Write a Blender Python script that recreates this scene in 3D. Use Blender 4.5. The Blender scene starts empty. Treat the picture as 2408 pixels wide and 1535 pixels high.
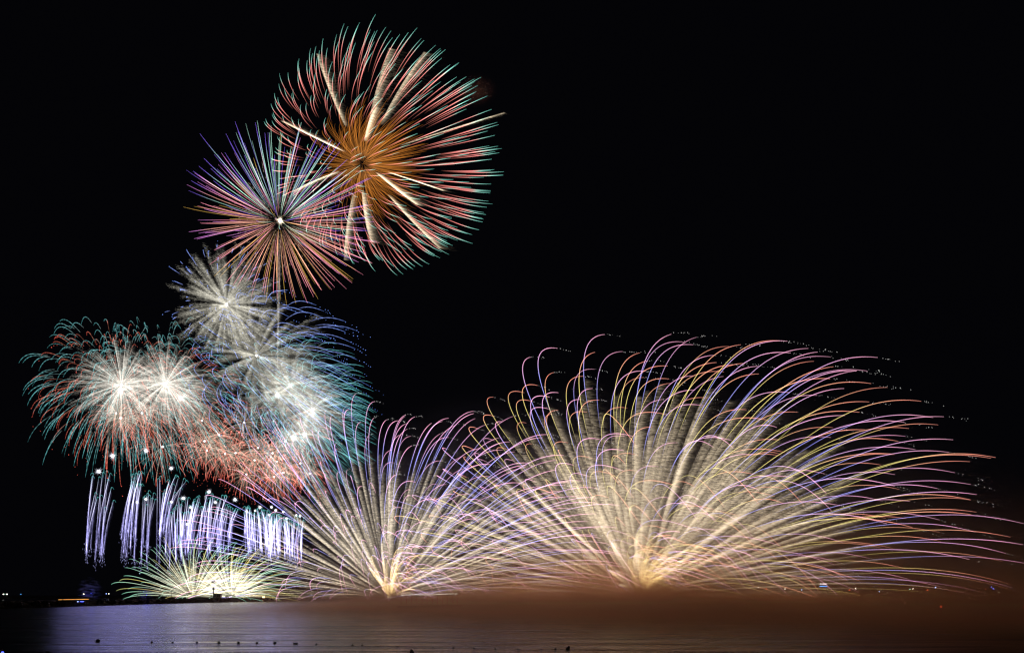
import bpy, math
import numpy as np

# ------------------------------------------------------------------ camera, world, exposure
S = bpy.context.scene
COL = S.collection
R = math.radians
CAM_H = 6.0
FPX = 1719.0                 # focal length in the photograph's (2408 px wide) pixels
HX, HY = 1204.0, 1398.0      # where the horizon sits below the optical axis

cd = bpy.data.cameras.new('camera')
cam = bpy.data.objects.new('camera', cd)
COL.objects.link(cam)
cam.location = (0, 0, CAM_H)
cam.rotation_euler = (R(90), 0, 0)
cd.sensor_width = 36.0
cd.lens = FPX / 2408.0 * 36.0
cd.shift_y = (HY - 1535 / 2) / 2408.0
cd.clip_start = 0.5
cd.clip_end = 20000
S.camera = cam

W = bpy.data.worlds.new('World')
S.world = W
W.use_nodes = True
nt = W.node_tree
sky = nt.nodes.new('ShaderNodeTexSky')
sky.sky_type = 'NISHITA'
sky.sun_disc = False
sky.sun_elevation = R(-7)
sky.sun_rotation = R(200)
bg = nt.nodes['Background']
bg.inputs['Strength'].default_value = 0.15
glow = nt.nodes.new('ShaderNodeVectorMath')      # faint sky glow of a town at night
glow.operation = 'ADD'
glow.inputs[1].default_value = (.0075, .0075, .012)
nt.links.new(sky.outputs[0], glow.inputs[0])
nt.links.new(glow.outputs[0], bg.inputs[0])

S.view_settings.view_transform = 'Standard'
S.view_settings.look = 'None'
S.view_settings.exposure = 0.0
S.view_settings.gamma = 1.0
S.cycles.transparent_max_bounces = 200
S.cycles.max_bounces = 6
S.cycles.volume_bounces = 1
S.cycles.volume_step_rate = 1.0
S.cycles.volume_max_steps = 48
S.cycles.use_denoising = True
S.cycles.filter_width = 1.3
S.cycles.use_light_tree = True
S.cycles.sample_clamp_indirect = 3.0


def at(px, py, D):
    """A point D metres out, seen at (px, py) of the photograph."""
    return np.array([(px - HX) / FPX * D, D, CAM_H + (HY - py) / FPX * D])


def mpp(D):
    return D / FPX


# ------------------------------------------------------------------ materials
def flame_material(name='burning_star', k=1.0):
    m = bpy.data.materials.new(name)
    m.use_nodes = True
    t = m.node_tree
    t.nodes.clear()
    out = t.nodes.new('ShaderNodeOutputMaterial')
    add = t.nodes.new('ShaderNodeAddShader')
    em = t.nodes.new('ShaderNodeEmission')
    tr = t.nodes.new('ShaderNodeBsdfTransparent')
    a = t.nodes.new('ShaderNodeAttribute')
    a.attribute_name = 'star_colour'
    em.inputs['Strength'].default_value = k
    t.links.new(a.outputs['Color'], em.inputs['Color'])
    t.links.new(em.outputs[0], add.inputs[0])
    t.links.new(tr.outputs[0], add.inputs[1])
    t.links.new(add.outputs[0], out.inputs['Surface'])
    m.cycles.emission_sampling = 'NONE'
    return m


def lamp_material(name, col, k):
    m = bpy.data.materials.new(name)
    m.use_nodes = True
    t = m.node_tree
    t.nodes.clear()
    out = t.nodes.new('ShaderNodeOutputMaterial')
    em = t.nodes.new('ShaderNodeEmission')
    em.inputs['Color'].default_value = (*col, 1)
    em.inputs['Strength'].default_value = k
    t.links.new(em.outputs[0], out.inputs['Surface'])
    m.cycles.emission_sampling = 'NONE'
    return m


def solid_material(name, c0, c1, scale=1.0, rough=0.9, bump=0.0):
    m = bpy.data.materials.new(name)
    m.use_nodes = True
    t = m.node_tree
    b = t.nodes['Principled BSDF']
    n = t.nodes.new('ShaderNodeTexNoise')
    tc = t.nodes.new('ShaderNodeTexCoord')
    n.inputs['Scale'].default_value = scale
    n.inputs['Detail'].default_value = 6
    t.links.new(tc.outputs['Object'], n.inputs['Vector'])
    r = t.nodes.new('ShaderNodeValToRGB')
    r.color_ramp.elements[0].position = .35
    r.color_ramp.elements[1].position = .65
    r.color_ramp.elements[0].color = (*c0, 1)
    r.color_ramp.elements[1].color = (*c1, 1)
    t.links.new(n.outputs['Fac'], r.inputs[0])
    t.links.new(r.outputs[0], b.inputs['Base Color'])
    b.inputs['Roughness'].default_value = rough
    if bump:
        bp = t.nodes.new('ShaderNodeBump')
        bp.inputs['Strength'].default_value = bump
        t.links.new(n.outputs['Fac'], bp.inputs['Height'])
        t.links.new(bp.outputs[0], b.inputs['Normal'])
    return m


def water_material():
    m = bpy.data.materials.new('sea_water')
    m.use_nodes = True
    t = m.node_tree
    b = t.nodes['Principled BSDF']
    b.inputs['Base Color'].default_value = (0.006, 0.008, 0.012, 1)
    b.inputs['IOR'].default_value = 1.33
    tc = t.nodes.new('ShaderNodeTexCoord')
    prev = None
    for sx, sy, sc, dist, st in ((.03, .2, 1.0, 2.0, .75), (.14, .8, 1.0, .5, .4), (.6, 3.0, 1.0, .14, .5)):
        mp = t.nodes.new('ShaderNodeMapping')
        mp.inputs['Scale'].default_value = (sx, sy, 1)
        mp.inputs['Rotation'].default_value = (0, 0, R(4))
        t.links.new(tc.outputs['Object'], mp.inputs['Vector'])
        n = t.nodes.new('ShaderNodeTexNoise')
        n.inputs['Scale'].default_value = sc
        n.inputs['Detail'].default_value = 4
        n.inputs['Roughness'].default_value = .6
        t.links.new(mp.outputs[0], n.inputs['Vector'])
        bp = t.nodes.new('ShaderNodeBump')
        bp.inputs['Strength'].default_value = st
        bp.inputs['Distance'].default_value = dist
        t.links.new(n.outputs['Fac'], bp.inputs['Height'])
        if prev:
            t.links.new(prev.outputs[0], bp.inputs['Normal'])
        prev = bp
    t.links.new(prev.outputs[0], b.inputs['Normal'])
    mp = t.nodes.new('ShaderNodeMapping')
    mp.inputs['Scale'].default_value = (.022, .22, 1)
    mp.inputs['Rotation'].default_value = (0, 0, R(3))
    t.links.new(tc.outputs['Object'], mp.inputs['Vector'])
    n = t.nodes.new('ShaderNodeTexNoise')
    n.inputs['Scale'].default_value = 1.0
    n.inputs['Detail'].default_value = 7
    n.inputs['Roughness'].default_value = .72
    t.links.new(mp.outputs[0], n.inputs['Vector'])
    mr = t.nodes.new('ShaderNodeMapRange')
    mr.inputs['From Min'].default_value = .38
    mr.inputs['From Max'].default_value = .64
    mr.inputs['To Min'].default_value = .11
    mr.inputs['To Max'].default_value = .30
    t.links.new(n.outputs['Fac'], mr.inputs['Value'])
    t.links.new(mr.outputs[0], b.inputs['Roughness'])
    return m


def smoke_material(name, col, dens, noise_scale, hfall=None, thin=0.0, lo=.35, hi=.75, edge=(1.0, .35), absorb=.3, aniso=.1, base=.15, billow=None):
    """Soft-edged drifting smoke inside a unit-ball mesh; hfall = height in metres over which it thins out."""
    m = bpy.data.materials.new(name)
    m.use_nodes = True
    t = m.node_tree
    t.nodes.clear()
    L = t.links.new

    def math_node(op, a, b=None):
        n = t.nodes.new('ShaderNodeMath')
        n.operation = op
        for i, v in enumerate((a, b)):
            if v is None:
                continue
            if isinstance(v, (int, float)):
                n.inputs[i].default_value = v
            else:
                L(v, n.inputs[i])
        return n.outputs[0]
    out = t.nodes.new('ShaderNodeOutputMaterial')
    v = t.nodes.new('ShaderNodeVolumeScatter')
    v.inputs['Color'].default_value = (*col, 1)
    v.inputs['Anisotropy'].default_value = aniso
    va = t.nodes.new('ShaderNodeVolumeAbsorption')
    va.inputs['Color'].default_value = (1.0, .55, .18, 1)
    vs = t.nodes.new('ShaderNodeAddShader')
    L(v.outputs[0], vs.inputs[0])
    L(va.outputs[0], vs.inputs[1])
    tc = t.nodes.new('ShaderNodeTexCoord')
    ln = t.nodes.new('ShaderNodeVectorMath')
    ln.operation = 'LENGTH'
    L(tc.outputs['Object'], ln.inputs[0])
    mr = t.nodes.new('ShaderNodeMapRange')
    mr.interpolation_type = 'SMOOTHSTEP'
    mr.inputs['From Min'].default_value = edge[0]
    mr.inputs['From Max'].default_value = edge[1]
    L(ln.outputs['Value'], mr.inputs['Value'])
    g = t.nodes.new('ShaderNodeNewGeometry')
    n = t.nodes.new('ShaderNodeTexNoise')
    n.inputs['Scale'].default_value = noise_scale
    n.inputs['Detail'].default_value = 3
    mp = t.nodes.new('ShaderNodeMapping')
    mp.inputs['Scale'].default_value = (.5, .5, 1.6)
    L(g.outputs['Position'], mp.inputs['Vector'])
    L(mp.outputs[0], n.inputs['Vector'])
    nr = t.nodes.new('ShaderNodeMapRange')
    nr.inputs['From Min'].default_value = lo
    nr.inputs['From Max'].default_value = hi
    nr.inputs['To Min'].default_value = base
    L(n.outputs['Fac'], nr.inputs['Value'])
    d = math_node('MULTIPLY', mr.outputs[0], nr.outputs[0])
    if hfall:
        sx = t.nodes.new('ShaderNodeSeparateXYZ')
        L(g.outputs['Position'], sx.inputs[0])
        zz = sx.outputs['Z']
        if billow:                      # the top of the bank rises and sinks in slow billows
            n2 = t.nodes.new('ShaderNodeTexNoise')
            n2.inputs['Scale'].default_value = .013
            n2.inputs['Detail'].default_value = 3
            L(g.outputs['Position'], n2.inputs['Vector'])
            b2 = t.nodes.new('ShaderNodeMapRange')
            b2.inputs['From Min'].default_value = .36
            b2.inputs['From Max'].default_value = .64
            b2.inputs['To Min'].default_value = billow[0]
            b2.inputs['To Max'].default_value = billow[1]
            L(n2.outputs['Fac'], b2.inputs['Value'])
            zz = math_node('MULTIPLY', zz, b2.outputs[0])
        e = math_node('EXPONENT', math_node('MULTIPLY', zz, -1.0 / hfall))
        e = math_node('ADD', e, thin)
        d = math_node('MULTIPLY', d, e)
    d = math_node('MULTIPLY', d, dens)
    L(d, v.inputs['Density'])
    L(math_node('MULTIPLY', d, absorb), va.inputs['Density'])
    L(vs.outputs[0], out.inputs['Volume'])
    return m


FLAME = flame_material()
M_WATER = water_material()
M_ROCK = solid_material('dark_rock', (.010, .010, .010), (.028, .027, .026), 0.6, .95, .6)
M_CONC = solid_material('weathered_concrete', (.018, .018, .018), (.04, .039, .038), .8, .9, .2)
M_WALL = solid_material('white_painted_wall', (.55, .55, .55), (.72, .72, .71), .7, .8, .1)
M_ROOF = solid_material('dark_roof', (.03, .03, .035), (.07, .06, .06), .9, .8, .1)
M_METAL = solid_material('dark_metal', (.02, .02, .022), (.05, .05, .05), 2, .5)
M_FLOAT = solid_material('black_rubber_float', (.008, .008, .009), (.02, .02, .02), 4, .6)
M_ROPE = solid_material('wet_rope', (.02, .018, .015), (.05, .045, .04), 6, .9)
M_LEAF = solid_material('dark_leaf', (.02, .035, .015), (.05, .08, .03), 2, .8)
M_BARK = solid_material('bark', (.03, .02, .015), (.08, .06, .04), 3, .9)
M_LAND = solid_material('dark_land', (.02, .02, .015), (.06, .055, .04), .1, 1, .5)
M_PALE = solid_material('pale_band', (.5, .4, .36), (.65, .5, .45), 4, .7)


# ------------------------------------------------------------------ mesh building
ORG = {}          # world origin of each linked object


class MB:
    """Collects triangles with a flame colour per vertex."""

    def __init__(s):
        s.v, s.f, s.c, s.n = [], [], [], 0

    def add(s, v, f, c=None):
        v = np.asarray(v, float)
        s.v.append(v)
        s.f.append(np.asarray(f, int) + s.n)
        s.c.append(np.zeros((len(v), 3)) if c is None else np.asarray(c, float))
        s.n += len(v)

    def tube(s, p, r, c, sides=4):
        p = np.asarray(p, float)
        n = len(p)
        r = np.broadcast_to(np.asarray(r, float), (n,))
        c = np.broadcast_to(np.asarray(c, float), (n, 3))
        tg = np.gradient(p, axis=0)
        tg /= np.linalg.norm(tg, axis=1)[:, None] + 1e-9
        up = np.array([0.31, 0.9, 0.3])
        a = np.cross(tg, up)
        a /= np.linalg.norm(a, axis=1)[:, None] + 1e-9
        b = np.cross(tg, a)
        ang = np.arange(sides) * 2 * math.pi / sides
        ring = a[:, None, :] * np.cos(ang)[None, :, None] + b[:, None, :] * np.sin(ang)[None, :, None]
        v = (p[:, None, :] + ring * r[:, None, None]).reshape(-1, 3)
        i = np.arange(n - 1)[:, None] * sides
        j = np.arange(sides)[None, :]
        k = (j + 1) % sides
        A, B, C, D = i + j, i + k, i + sides + k, i + sides + j
        f = np.concatenate([np.stack([A, B, C], -1).reshape(-1, 3), np.stack([A, C, D], -1).reshape(-1, 3)])
        s.add(v, f, np.repeat(c, sides, axis=0))

    def sparks(s, p0, p1, w, c, tip=0.0):
        """Many tapering slivers from p0 to p1 (a burning grain and the path it drifts along)."""
        p0 = np.asarray(p0, float)
        p1 = np.asarray(p1, float)
        n = len(p0)
        if n == 0:
            return
        w = np.broadcast_to(np.asarray(w, float), (n,))
        c = np.broadcast_to(np.asarray(c, float), (n, 3))
        d = p1 - p0
        d /= np.linalg.norm(d, axis=1)[:, None] + 1e-9
        a = np.cross(d, [0.2, 0.93, 0.3])
        a /= np.linalg.norm(a, axis=1)[:, None] + 1e-9
        b = np.cross(d, a)
        v = np.empty((n, 4, 3))
        for q in range(3):
            an = q * 2 * math.pi / 3 + .5
            v[:, q] = p0 + (a * math.cos(an) + b * math.sin(an)) * w[:, None]
        v[:, 3] = p1
        i = np.arange(n)[:, None, None] * 4
        f = (i + np.array([[0, 1, 3], [1, 2, 3], [2, 0, 3]])[None]).reshape(-1, 3)
        cc = np.repeat(c[:, None, :], 4, axis=1)
        cc[:, 3] *= tip
        s.add(v.reshape(-1, 3), f, cc.reshape(-1, 3))

    def dots(s, p, r, c):
        """Small octahedral glowing grains."""
        p = np.asarray(p, float)
        n = len(p)
        if n == 0:
            return
        r = np.broadcast_to(np.asarray(r, float), (n,))
        c = np.broadcast_to(np.asarray(c, float), (n, 3))
        o = np.array([[1, 0, 0], [-1, 0, 0], [0, 1, 0], [0, -1, 0], [0, 0, 1], [0, 0, -1]], float)
        fo = np.array([[0, 2, 4], [2, 1, 4], [1, 3, 4], [3, 0, 4], [2, 0, 5], [1, 2, 5], [3, 1, 5], [0, 3, 5]])
        v = p[:, None, :] + o[None] * r[:, None, None]
        f = (np.arange(n)[:, None, None] * 6 + fo[None]).reshape(-1, 3)
        s.add(v.reshape(-1, 3), f, np.repeat(c, 6, axis=0))

    def ball(s, p, r, c=(0, 0, 0), seg=10, sq=(1, 1, 1), rough=0.0, rng=None):
        p = np.asarray(p, float)
        v, f = [], []
        rows = seg // 2
        for i in range(rows + 1):
            th = math.pi * i / rows
            for j in range(seg):
                ph = 2 * math.pi * j / seg
                q = 1 + (rng.uniform(-rough, rough) if rough else 0)
                v.append(p + r * q * np.array([math.sin(th) * math.cos(ph) * sq[0], math.sin(th) * math.sin(ph) * sq[1], math.cos(th) * sq[2]]))
        for i in range(rows):
            for j in range(seg):
                a, b = i * seg + j, i * seg + (j + 1) % seg
                f += [[a, a + seg, b + seg], [a, b + seg, b]]
        s.add(v, f, np.broadcast_to(np.asarray(c, float), (len(v), 3)))

    def box(s, lo, hi, c=(0, 0, 0)):
        lo, hi = np.asarray(lo, float), np.asarray(hi, float)
        v = [[(lo, hi)[i >> k & 1][k] for k in range(3)] for i in range(8)]
        q = [(0, 2, 3, 1), (4, 5, 7, 6), (0, 1, 5, 4), (2, 6, 7, 3), (0, 4, 6, 2), (1, 3, 7, 5)]
        f = []
        for a, b, cc, d in q:
            f += [[a, b, cc], [a, cc, d]]
        s.add(v, f, np.broadcast_to(np.asarray(c, float), (8, 3)))

    def build(s, name, mat, parent=None, loc=None, stuff=False, smooth=False):
        me = bpy.data.meshes.new(name)
        v = np.concatenate(s.v)
        f = np.concatenate(s.f)
        c = np.concatenate(s.c)
        org = np.zeros(3) if loc is None else np.asarray(loc, float)
        base = ORG[parent.name] if parent is not None else np.zeros(3)
        v = v - base - org
        me.vertices.add(len(v))
        me.vertices.foreach_set('co', v.ravel())
        me.loops.add(len(f) * 3)
        me.loops.foreach_set('vertex_index', f.ravel().astype(np.int32))
        me.polygons.add(len(f))
        me.polygons.foreach_set('loop_start', (np.arange(len(f)) * 3).astype(np.int32))
        me.polygons.foreach_set('loop_total', np.full(len(f), 3, np.int32))
        if smooth:
            me.polygons.foreach_set('use_smooth', np.ones(len(f), bool))
        if mat is FLAME:
            at_ = me.color_attributes.new('star_colour', 'FLOAT_COLOR', 'POINT')
            at_.data.foreach_set('color', np.concatenate([c, np.ones((len(c), 1))], 1).ravel())
        me.update(calc_edges=True)
        me.materials.append(mat)
        o = bpy.data.objects.new(name, me)
        COL.objects.link(o)
        o.location = tuple(org)
        if parent is not None:
            o.parent = parent
        ORG[o.name] = base + org
        if stuff:
            o['kind'] = 'stuff'
        return o


def tag(o, label, cat, group=None):
    o['label'] = label
    o['category'] = cat
    if group:
        o['group'] = group
    return o




def thing(name, label, cat, loc, group=None):
    o = bpy.data.objects.new(name, None)
    COL.objects.link(o)
    o.location = tuple(loc)
    ORG[o.name] = np.asarray(loc, float)
    return tag(o, label, cat, group)


def point_light(name, loc, col, power, radius, parent=None):
    d = bpy.data.lights.new(name, 'POINT')
    d.color = col
    d.energy = power
    d.shadow_soft_size = radius
    o = bpy.data.objects.new(name, d)
    COL.objects.link(o)
    if parent is not None:
        o.parent = parent
        o.location = tuple(np.asarray(loc) - ORG[parent.name])
    else:
        o.location = tuple(loc)
    return o


def parts(root, trails, name, limit=100):
    """trails: list of (size, MB); the largest become parts, the rest one part of kind stuff."""
    trails.sort(key=lambda q: -q[0])
    for sz, mb in trails[:limit]:
        mb.build(name, FLAME, root)
    rest = trails[limit:]
    if rest:
        m = MB()
        for sz, q in rest:
            for v, f, c in zip(q.v, q.f, q.c):
                f0 = f - f.min()
                m.add(v, f0, c)
        m.build(name, FLAME, root, stuff=True)


def ramp(u, stops):
    """Piecewise linear colour ramp; stops = [(u, (r, g, b)), ...]"""
    us = [q[0] for q in stops]
    cs = np.array([q[1] for q in stops], float)
    return np.stack([np.interp(u, us, cs[:, k]) for k in range(3)], -1)


def sphere_dirs(n, rng):
    i = np.arange(n) + .5
    z = 1 - 2 * i / n
    ph = i * math.pi * (3 - math.sqrt(5)) + rng.uniform(0, 6.28)
    d = np.stack([np.sqrt(1 - z * z) * np.cos(ph), z, np.sqrt(1 - z * z) * np.sin(ph)], -1)
    d += rng.normal(0, .55 / math.sqrt(n), d.shape) * 2
    return d / np.linalg.norm(d, axis=1)[:, None]


def star_path(c, d, Rm, drift, u, k=2.5, gp=2.0):
    f = (1 - np.exp(-k * u)) / (1 - math.exp(-k))
    return c + d * Rm * f[:, None] + np.asarray(drift) * (u ** gp)[:, None]


def glow_core(root, c, r, col, rng, spikes=70, length=4.0, name='core'):
    m = MB()
    m.ball(c, r, np.array(col) * 1.0, seg=10)
    d = rng.normal(size=(spikes, 3))
    d /= np.linalg.norm(d, axis=1)[:, None]
    ll = length * rng.uniform(.35, 1, spikes)
    m.sparks(c + d * 0, c + d * ll[:, None], r * .55, np.array(col) * .10, tip=0)
    return m.build(name, FLAME, root)


# ------------------------------------------------------------------ sea, breakwater and far land
def structure(o):
    o['kind'] = 'structure'
    return o


m = MB()
m.add([[-9000, -60, 0], [9000, -60, 0], [9000, 14000, 0], [-9000, 14000, 0]], [[0, 1, 2], [0, 2, 3]])
structure(m.build('sea', M_WATER))

# ---- breakwater running from the near left out to the firing point
rng = np.random.default_rng(5)


def bw_line(t):
    """waterline of the breakwater, t = 0 near left .. 1 far right"""
    px = -160 + t * 830
    D = 300 + 410 * t ** 1.7
    return np.array([(px - HX) / FPX * D, D])


m = MB()
N = 130
v, f = [], []
prof = [(-7, -1.5), (-5.2, .1), (-3.5, 1.3), (-1.6, 2.5), (0, 3.0), (2.5, 3.2), (6, 2.9), (9, .8), (11, -1.5)]
for i in range(N):
    p = bw_line(i / (N - 1))
    fade = min(1, (1 - i / (N - 1)) * 14 + .3)
    for (q, h) in prof:
        jx, jy, jz = rng.uniform(-.5, .5, 3)
        v.append([p[0] + jx, p[1] + 5 + q + jy, (h + jz * .9 * (h > 0)) * (fade if h > 0 else 1)])
K = len(prof)
for i in range(N - 1):
    for j in range(K - 1):
        a, b = i * K + j, (i + 1) * K + j
        f += [[a, b, b + 1], [a, b + 1, a + 1]]
m.add(v, f)
bw = thing('breakwater', 'long low dark rock breakwater running out from the left edge of the sea', 'breakwater', (*bw_line(.4), 0))
m.build('mound', M_ROCK, bw)
m = MB()
for i in range(0, N - 8, 1):
    p = bw_line(i / (N - 1))
    p2 = bw_line((i + .97) / (N - 1))
    v = [[p[0], p[1] + 6, 2.5], [p2[0], p2[1] + 6, 2.5], [p2[0], p2[1] + 6, 3.35], [p[0], p[1] + 6, 3.35],
         [p[0], p[1] + 7, 2.5], [p2[0], p2[1] + 7, 2.5], [p2[0], p2[1] + 7, 3.35], [p[0], p[1] + 7, 3.35]]
    m.add(v, [[0, 1, 2], [0, 2, 3], [4, 6, 5], [4, 7, 6], [3, 2, 6], [3, 6, 7], [0, 4, 5], [0, 5, 1], [0, 3, 7], [0, 7, 4], [1, 5, 6], [1, 6, 2]])
m.build('parapet', M_CONC, bw)
m = MB()
for i in range(420):
    t = rng.uniform(0, .97)
    p = bw_line(t)
    q = rng.uniform(-5.5, -1.5)
    m.ball([p[0] + rng.uniform(-1, 1), p[1] + 5 + q, .4 + (q + 5.5) * .5], rng.uniform(.5, 1.3), seg=6, rough=.3, rng=rng)
m.build('armour_rock', M_ROCK, bw, stuff=True)


def ground_on_bw(px):
    """a point on the breakwater's crest seen at column px"""
    t = (px + 160) / 830
    p = bw_line(t)
    D = p[1] + 9
    return np.array([(px - HX) / FPX * D, D, 2.9])


# unlit lamp posts along the breakwater
for px, top, lab in ((221, 1385, 'thin dark lamp post at left beside the blue smoke wisps, leftmost of four'),
                     (323, 1392, 'thin dark lamp post under the outer left streaks of the green fountain'),
                     (403, 1386, 'thin dark lamp post left of the green fountain on the breakwater'),
                     (461, 1386, 'thin dark lamp post standing in the white base of the green fountain')):
    g = ground_on_bw(px)
    h = (CAM_H + (HY - top) * mpp(g[1])) - g[2]
    r = thing('lamp_post', lab, 'lamp post', g, 'unlit lamp posts on the breakwater')
    m = MB()
    m.tube([g, g + [0, 0, h * .6], g + [0, 0, h]], [.16, .11, .08], (0, 0, 0), 6)
    m.box(g + [-.3, -.3, 0], g + [.3, .3, .35])
    m.build('pole', M_METAL, r)
    m = MB()
    m.tube([g + [0, 0, h - .05], g + [.6, 0, h + .15], g + [1.3, 0, h + .12]], [.06, .06, .05], (0, 0, 0), 5)
    m.box(g + [.9, -.16, h + .0], g + [1.7, .16, h + .14])
    m.build('lamp_head', M_METAL, r)

# dark shrubs on the crest
for px, h, lab in ((378, 3.2, 'round dark shrub on the breakwater left of the green fountain'),
                   (368, 2.2, 'small dark shrub beside the round one on the breakwater'),
                   (498, 2.6, 'dark shrub against the white glow left of the small building'),
                   (534, 2.4, 'dark shrub against the glow right of the small building')):
    g = ground_on_bw(px)
    r = thing('shrub', lab, 'shrub', g, 'dark shrubs on the breakwater')
    m = MB()
    m.tube([g, g + [0.1, 0, h * .5]], [.12, .06], (0, 0, 0), 5)
    m.build('stem', M_BARK, r)
    m = MB()
    n = 420
    q = rng.normal(0, 1, (n, 3))
    q *= (rng.uniform(.4, 1, n) ** .4 / np.linalg.norm(q, axis=1))[:, None]
    q = g + [0, 0, h * .55] + q * [h * .62, h * .6, h * .5]
    e = rng.normal(0, .16, (n, 3, 3))
    m.add((q[:, None, :] + e).reshape(-1, 3), np.arange(n * 3).reshape(-1, 3))
    m.build('foliage', M_LEAF, r)

# small white building with a mast
g = ground_on_bw(512)
D = g[1]
k = mpp(D)
bd = thing('small_building', 'small white flat-roofed building on the breakwater under the green fountain', 'building', g)
w, h, dp = 15.5 * k / 2 * 1.0, 11 * k, 4.0
m = MB()
m.box(g + [-w, -dp / 2, -.4], g + [w, dp / 2, h])
m.build('wall', M_WALL, bd)
m = MB()
m.box(g + [-w - .35, -dp / 2 - .35, h + .003], g + [w + .35, dp / 2 + .35, h + .45])
m.build('roof', M_CONC, bd)
for i in range(4):
    x = -w + (i + .5) * (2 * w / 4)
    m = MB()
    m.box(g + [x - .32, -dp / 2 - .06, h * .42], g + [x + .32, -dp / 2 - .003, h * .78])
    m.build('window', M_METAL, bd)
m = MB()
m.box(g + [-.4, -dp / 2 - .07, -.3], g + [.35, -dp / 2 - .003, h * .34])
m.build('door', M_ROOF, bd)
m = MB()
mx = g + [-w - .8, 0, -.3]
m.tube([mx, mx + [0, 0, 6], mx + [0, 0, 9.3]], [.45, .4, .32], (0, 0, 0), 6)
m.box(mx + [-.75, -.4, 7.6], mx + [.75, .4, 9.0])
m.build('mast', M_METAL, bd)

# warm lit hut with a dark pitched roof
g = ground_on_bw(620)
k = mpp(g[1])
bd = thing('lit_hut', 'tiny dark hut with one warm glowing doorway where the breakwater ends', 'hut', g)
m = MB()
m.box(g + [-.6, -1.8, -1], g + [6.2, 2.2, 2.2])
m.build('wall', M_ROCK, bd)
m = MB()
v = [g + q for q in ([-1, -2.2, 2.2], [6.6, -2.2, 2.2], [6.6, 2.6, 2.2], [-1, 2.6, 2.2], [2.4, 0, 4.7], [3.2, 0, 4.7])]
m.add(v, [[0, 1, 5], [0, 5, 4], [1, 2, 5], [2, 3, 4], [2, 4, 5], [3, 0, 4], [0, 3, 2], [0, 2, 1]])
m.build('roof', M_ROOF, bd)
m = MB()
m.box(g + [-.5, -1.95, -.7], g + [1.7, -1.803, 1.9])
m.build('doorway', lamp_material('warm_doorway', (1.0, .66, .28), 4), bd)
m = MB()
m.ball(g + [.5, -2.4, -.2], .42, seg=8)
m.ball(g + [.7, -2.4, .9], .34, seg=8)
m.build('lamp', lamp_material('warm_lamp', (1, .9, .7), 3.5), bd)

# orange light streak on a handrail added to carry it, blue lamps at left
L_ORANGE = lamp_material('orange_lamp', (1.0, .42, .08), 1.6)
L_BLUE = lamp_material('blue_lamp', (.06, .09, 1.0), 5.0)
L_PALEBLUE = lamp_material('pale_blue_lamp', (.25, .35, 1.0), 5.0)
L_CYAN = lamp_material('cyan_lamp', (.12, .4, .9), 1.8)
L_WHITE = lamp_material('white_lamp', (1.0, .93, .8), 4.0)
L_RED = lamp_material('red_lamp', (1.0, .1, .03), 3.0)
L_DIMRED = lamp_material('dim_red_lamp', (1.0, .08, .04), .30)
L_GREEN = lamp_material('green_lamp', (.3, .6, .45), 2.0)
L_PALE = lamp_material('pale_boat_trail', (.75, .72, .6), 3)
D = bw_line((173 + 160) / 830)[1] + 5
a, b = at(137, 1409.2, D - 6), at(209, 1407.8, D + 8)
rl = thing('streak_rail', 'thin orange light streak at the far left, carried by an added low handrail', 'railing', [(a[0] + b[0]) / 2, D + 5, 2.8])
m = MB()
for q in np.linspace(0, 1, 8):
    p = a + (b - a) * q
    m.tube([[p[0], p[1], 2.2], [p[0], p[1], p[2] - .05]], .05, (0, 0, 0), 5)
m.tube([a - [0, 0, .12], b - [0, 0, .12]], .06, (0, 0, 0), 5)
m.build('railing_frame', M_METAL, rl)
m = MB()
m.tube([a, b], .11, (0, 0, 0), 6)
m.build('light_streak', L_ORANGE, rl)


def small_lamp(px, py, D, r, mat, label, group=None, pole=None, cat='lamp', wide=1.0):
    p = at(px, py, D)
    rt = thing('lamp', label, cat, [p[0], p[1], pole if pole is not None else p[2] - 1], group)
    mm = MB()
    mm.ball(p, r, seg=8, sq=(wide, 1, 1))
    mm.build('bulb', mat, rt)
    if pole is not None and p[2] - r > pole:
        mm = MB()
        mm.tube([[p[0], p[1], pole], [p[0], p[1], p[2] - r * .9]], [.12, .07], (0, 0, 0), 5)
        mm.build('pole', M_METAL, rt)
    return rt


DB = D - 3.5
small_lamp(148, 1414.5, DB, .30, L_PALEBLUE, 'bright blue lamp under the left end of the orange strip', 'blue lamps under the orange rail', 1.2)
small_lamp(166, 1414.5, DB, .20, L_BLUE, 'dim blue lamp under the middle of the orange strip', 'blue lamps under the orange rail', 1.2, wide=1.8)
small_lamp(183, 1413.6, DB, .20, L_PALEBLUE, 'pale blue lamp under the orange strip, left of the long one', 'blue lamps under the orange rail', 1.2, wide=2.0)
small_lamp(193, 1413.4, DB, .18, L_BLUE, 'long blue lamp under the right end of the orange strip', 'blue lamps under the orange rail', 1.2, wide=6.5)

# far shore behind everything, low and dark
m = MB()
v, f = [], []
xs = np.linspace(-1500, 1700, 160)
for i, x in enumerate(xs):
    h = 3.0 + 1.2 * math.sin(i * .23) + rng.uniform(-.5, .5)
    v += [[x, 1150, -1], [x, 1165, h * .8], [x, 1240, h], [x, 1300, -1]]
for i in range(len(xs) - 1):
    for j in range(3):
        a, b = i * 4 + j, (i + 1) * 4 + j
        f += [[a, b, b + 1], [a, b + 1, a + 1]]
m.add(v, f)
structure(m.build('far_shore', M_LAND))

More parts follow.
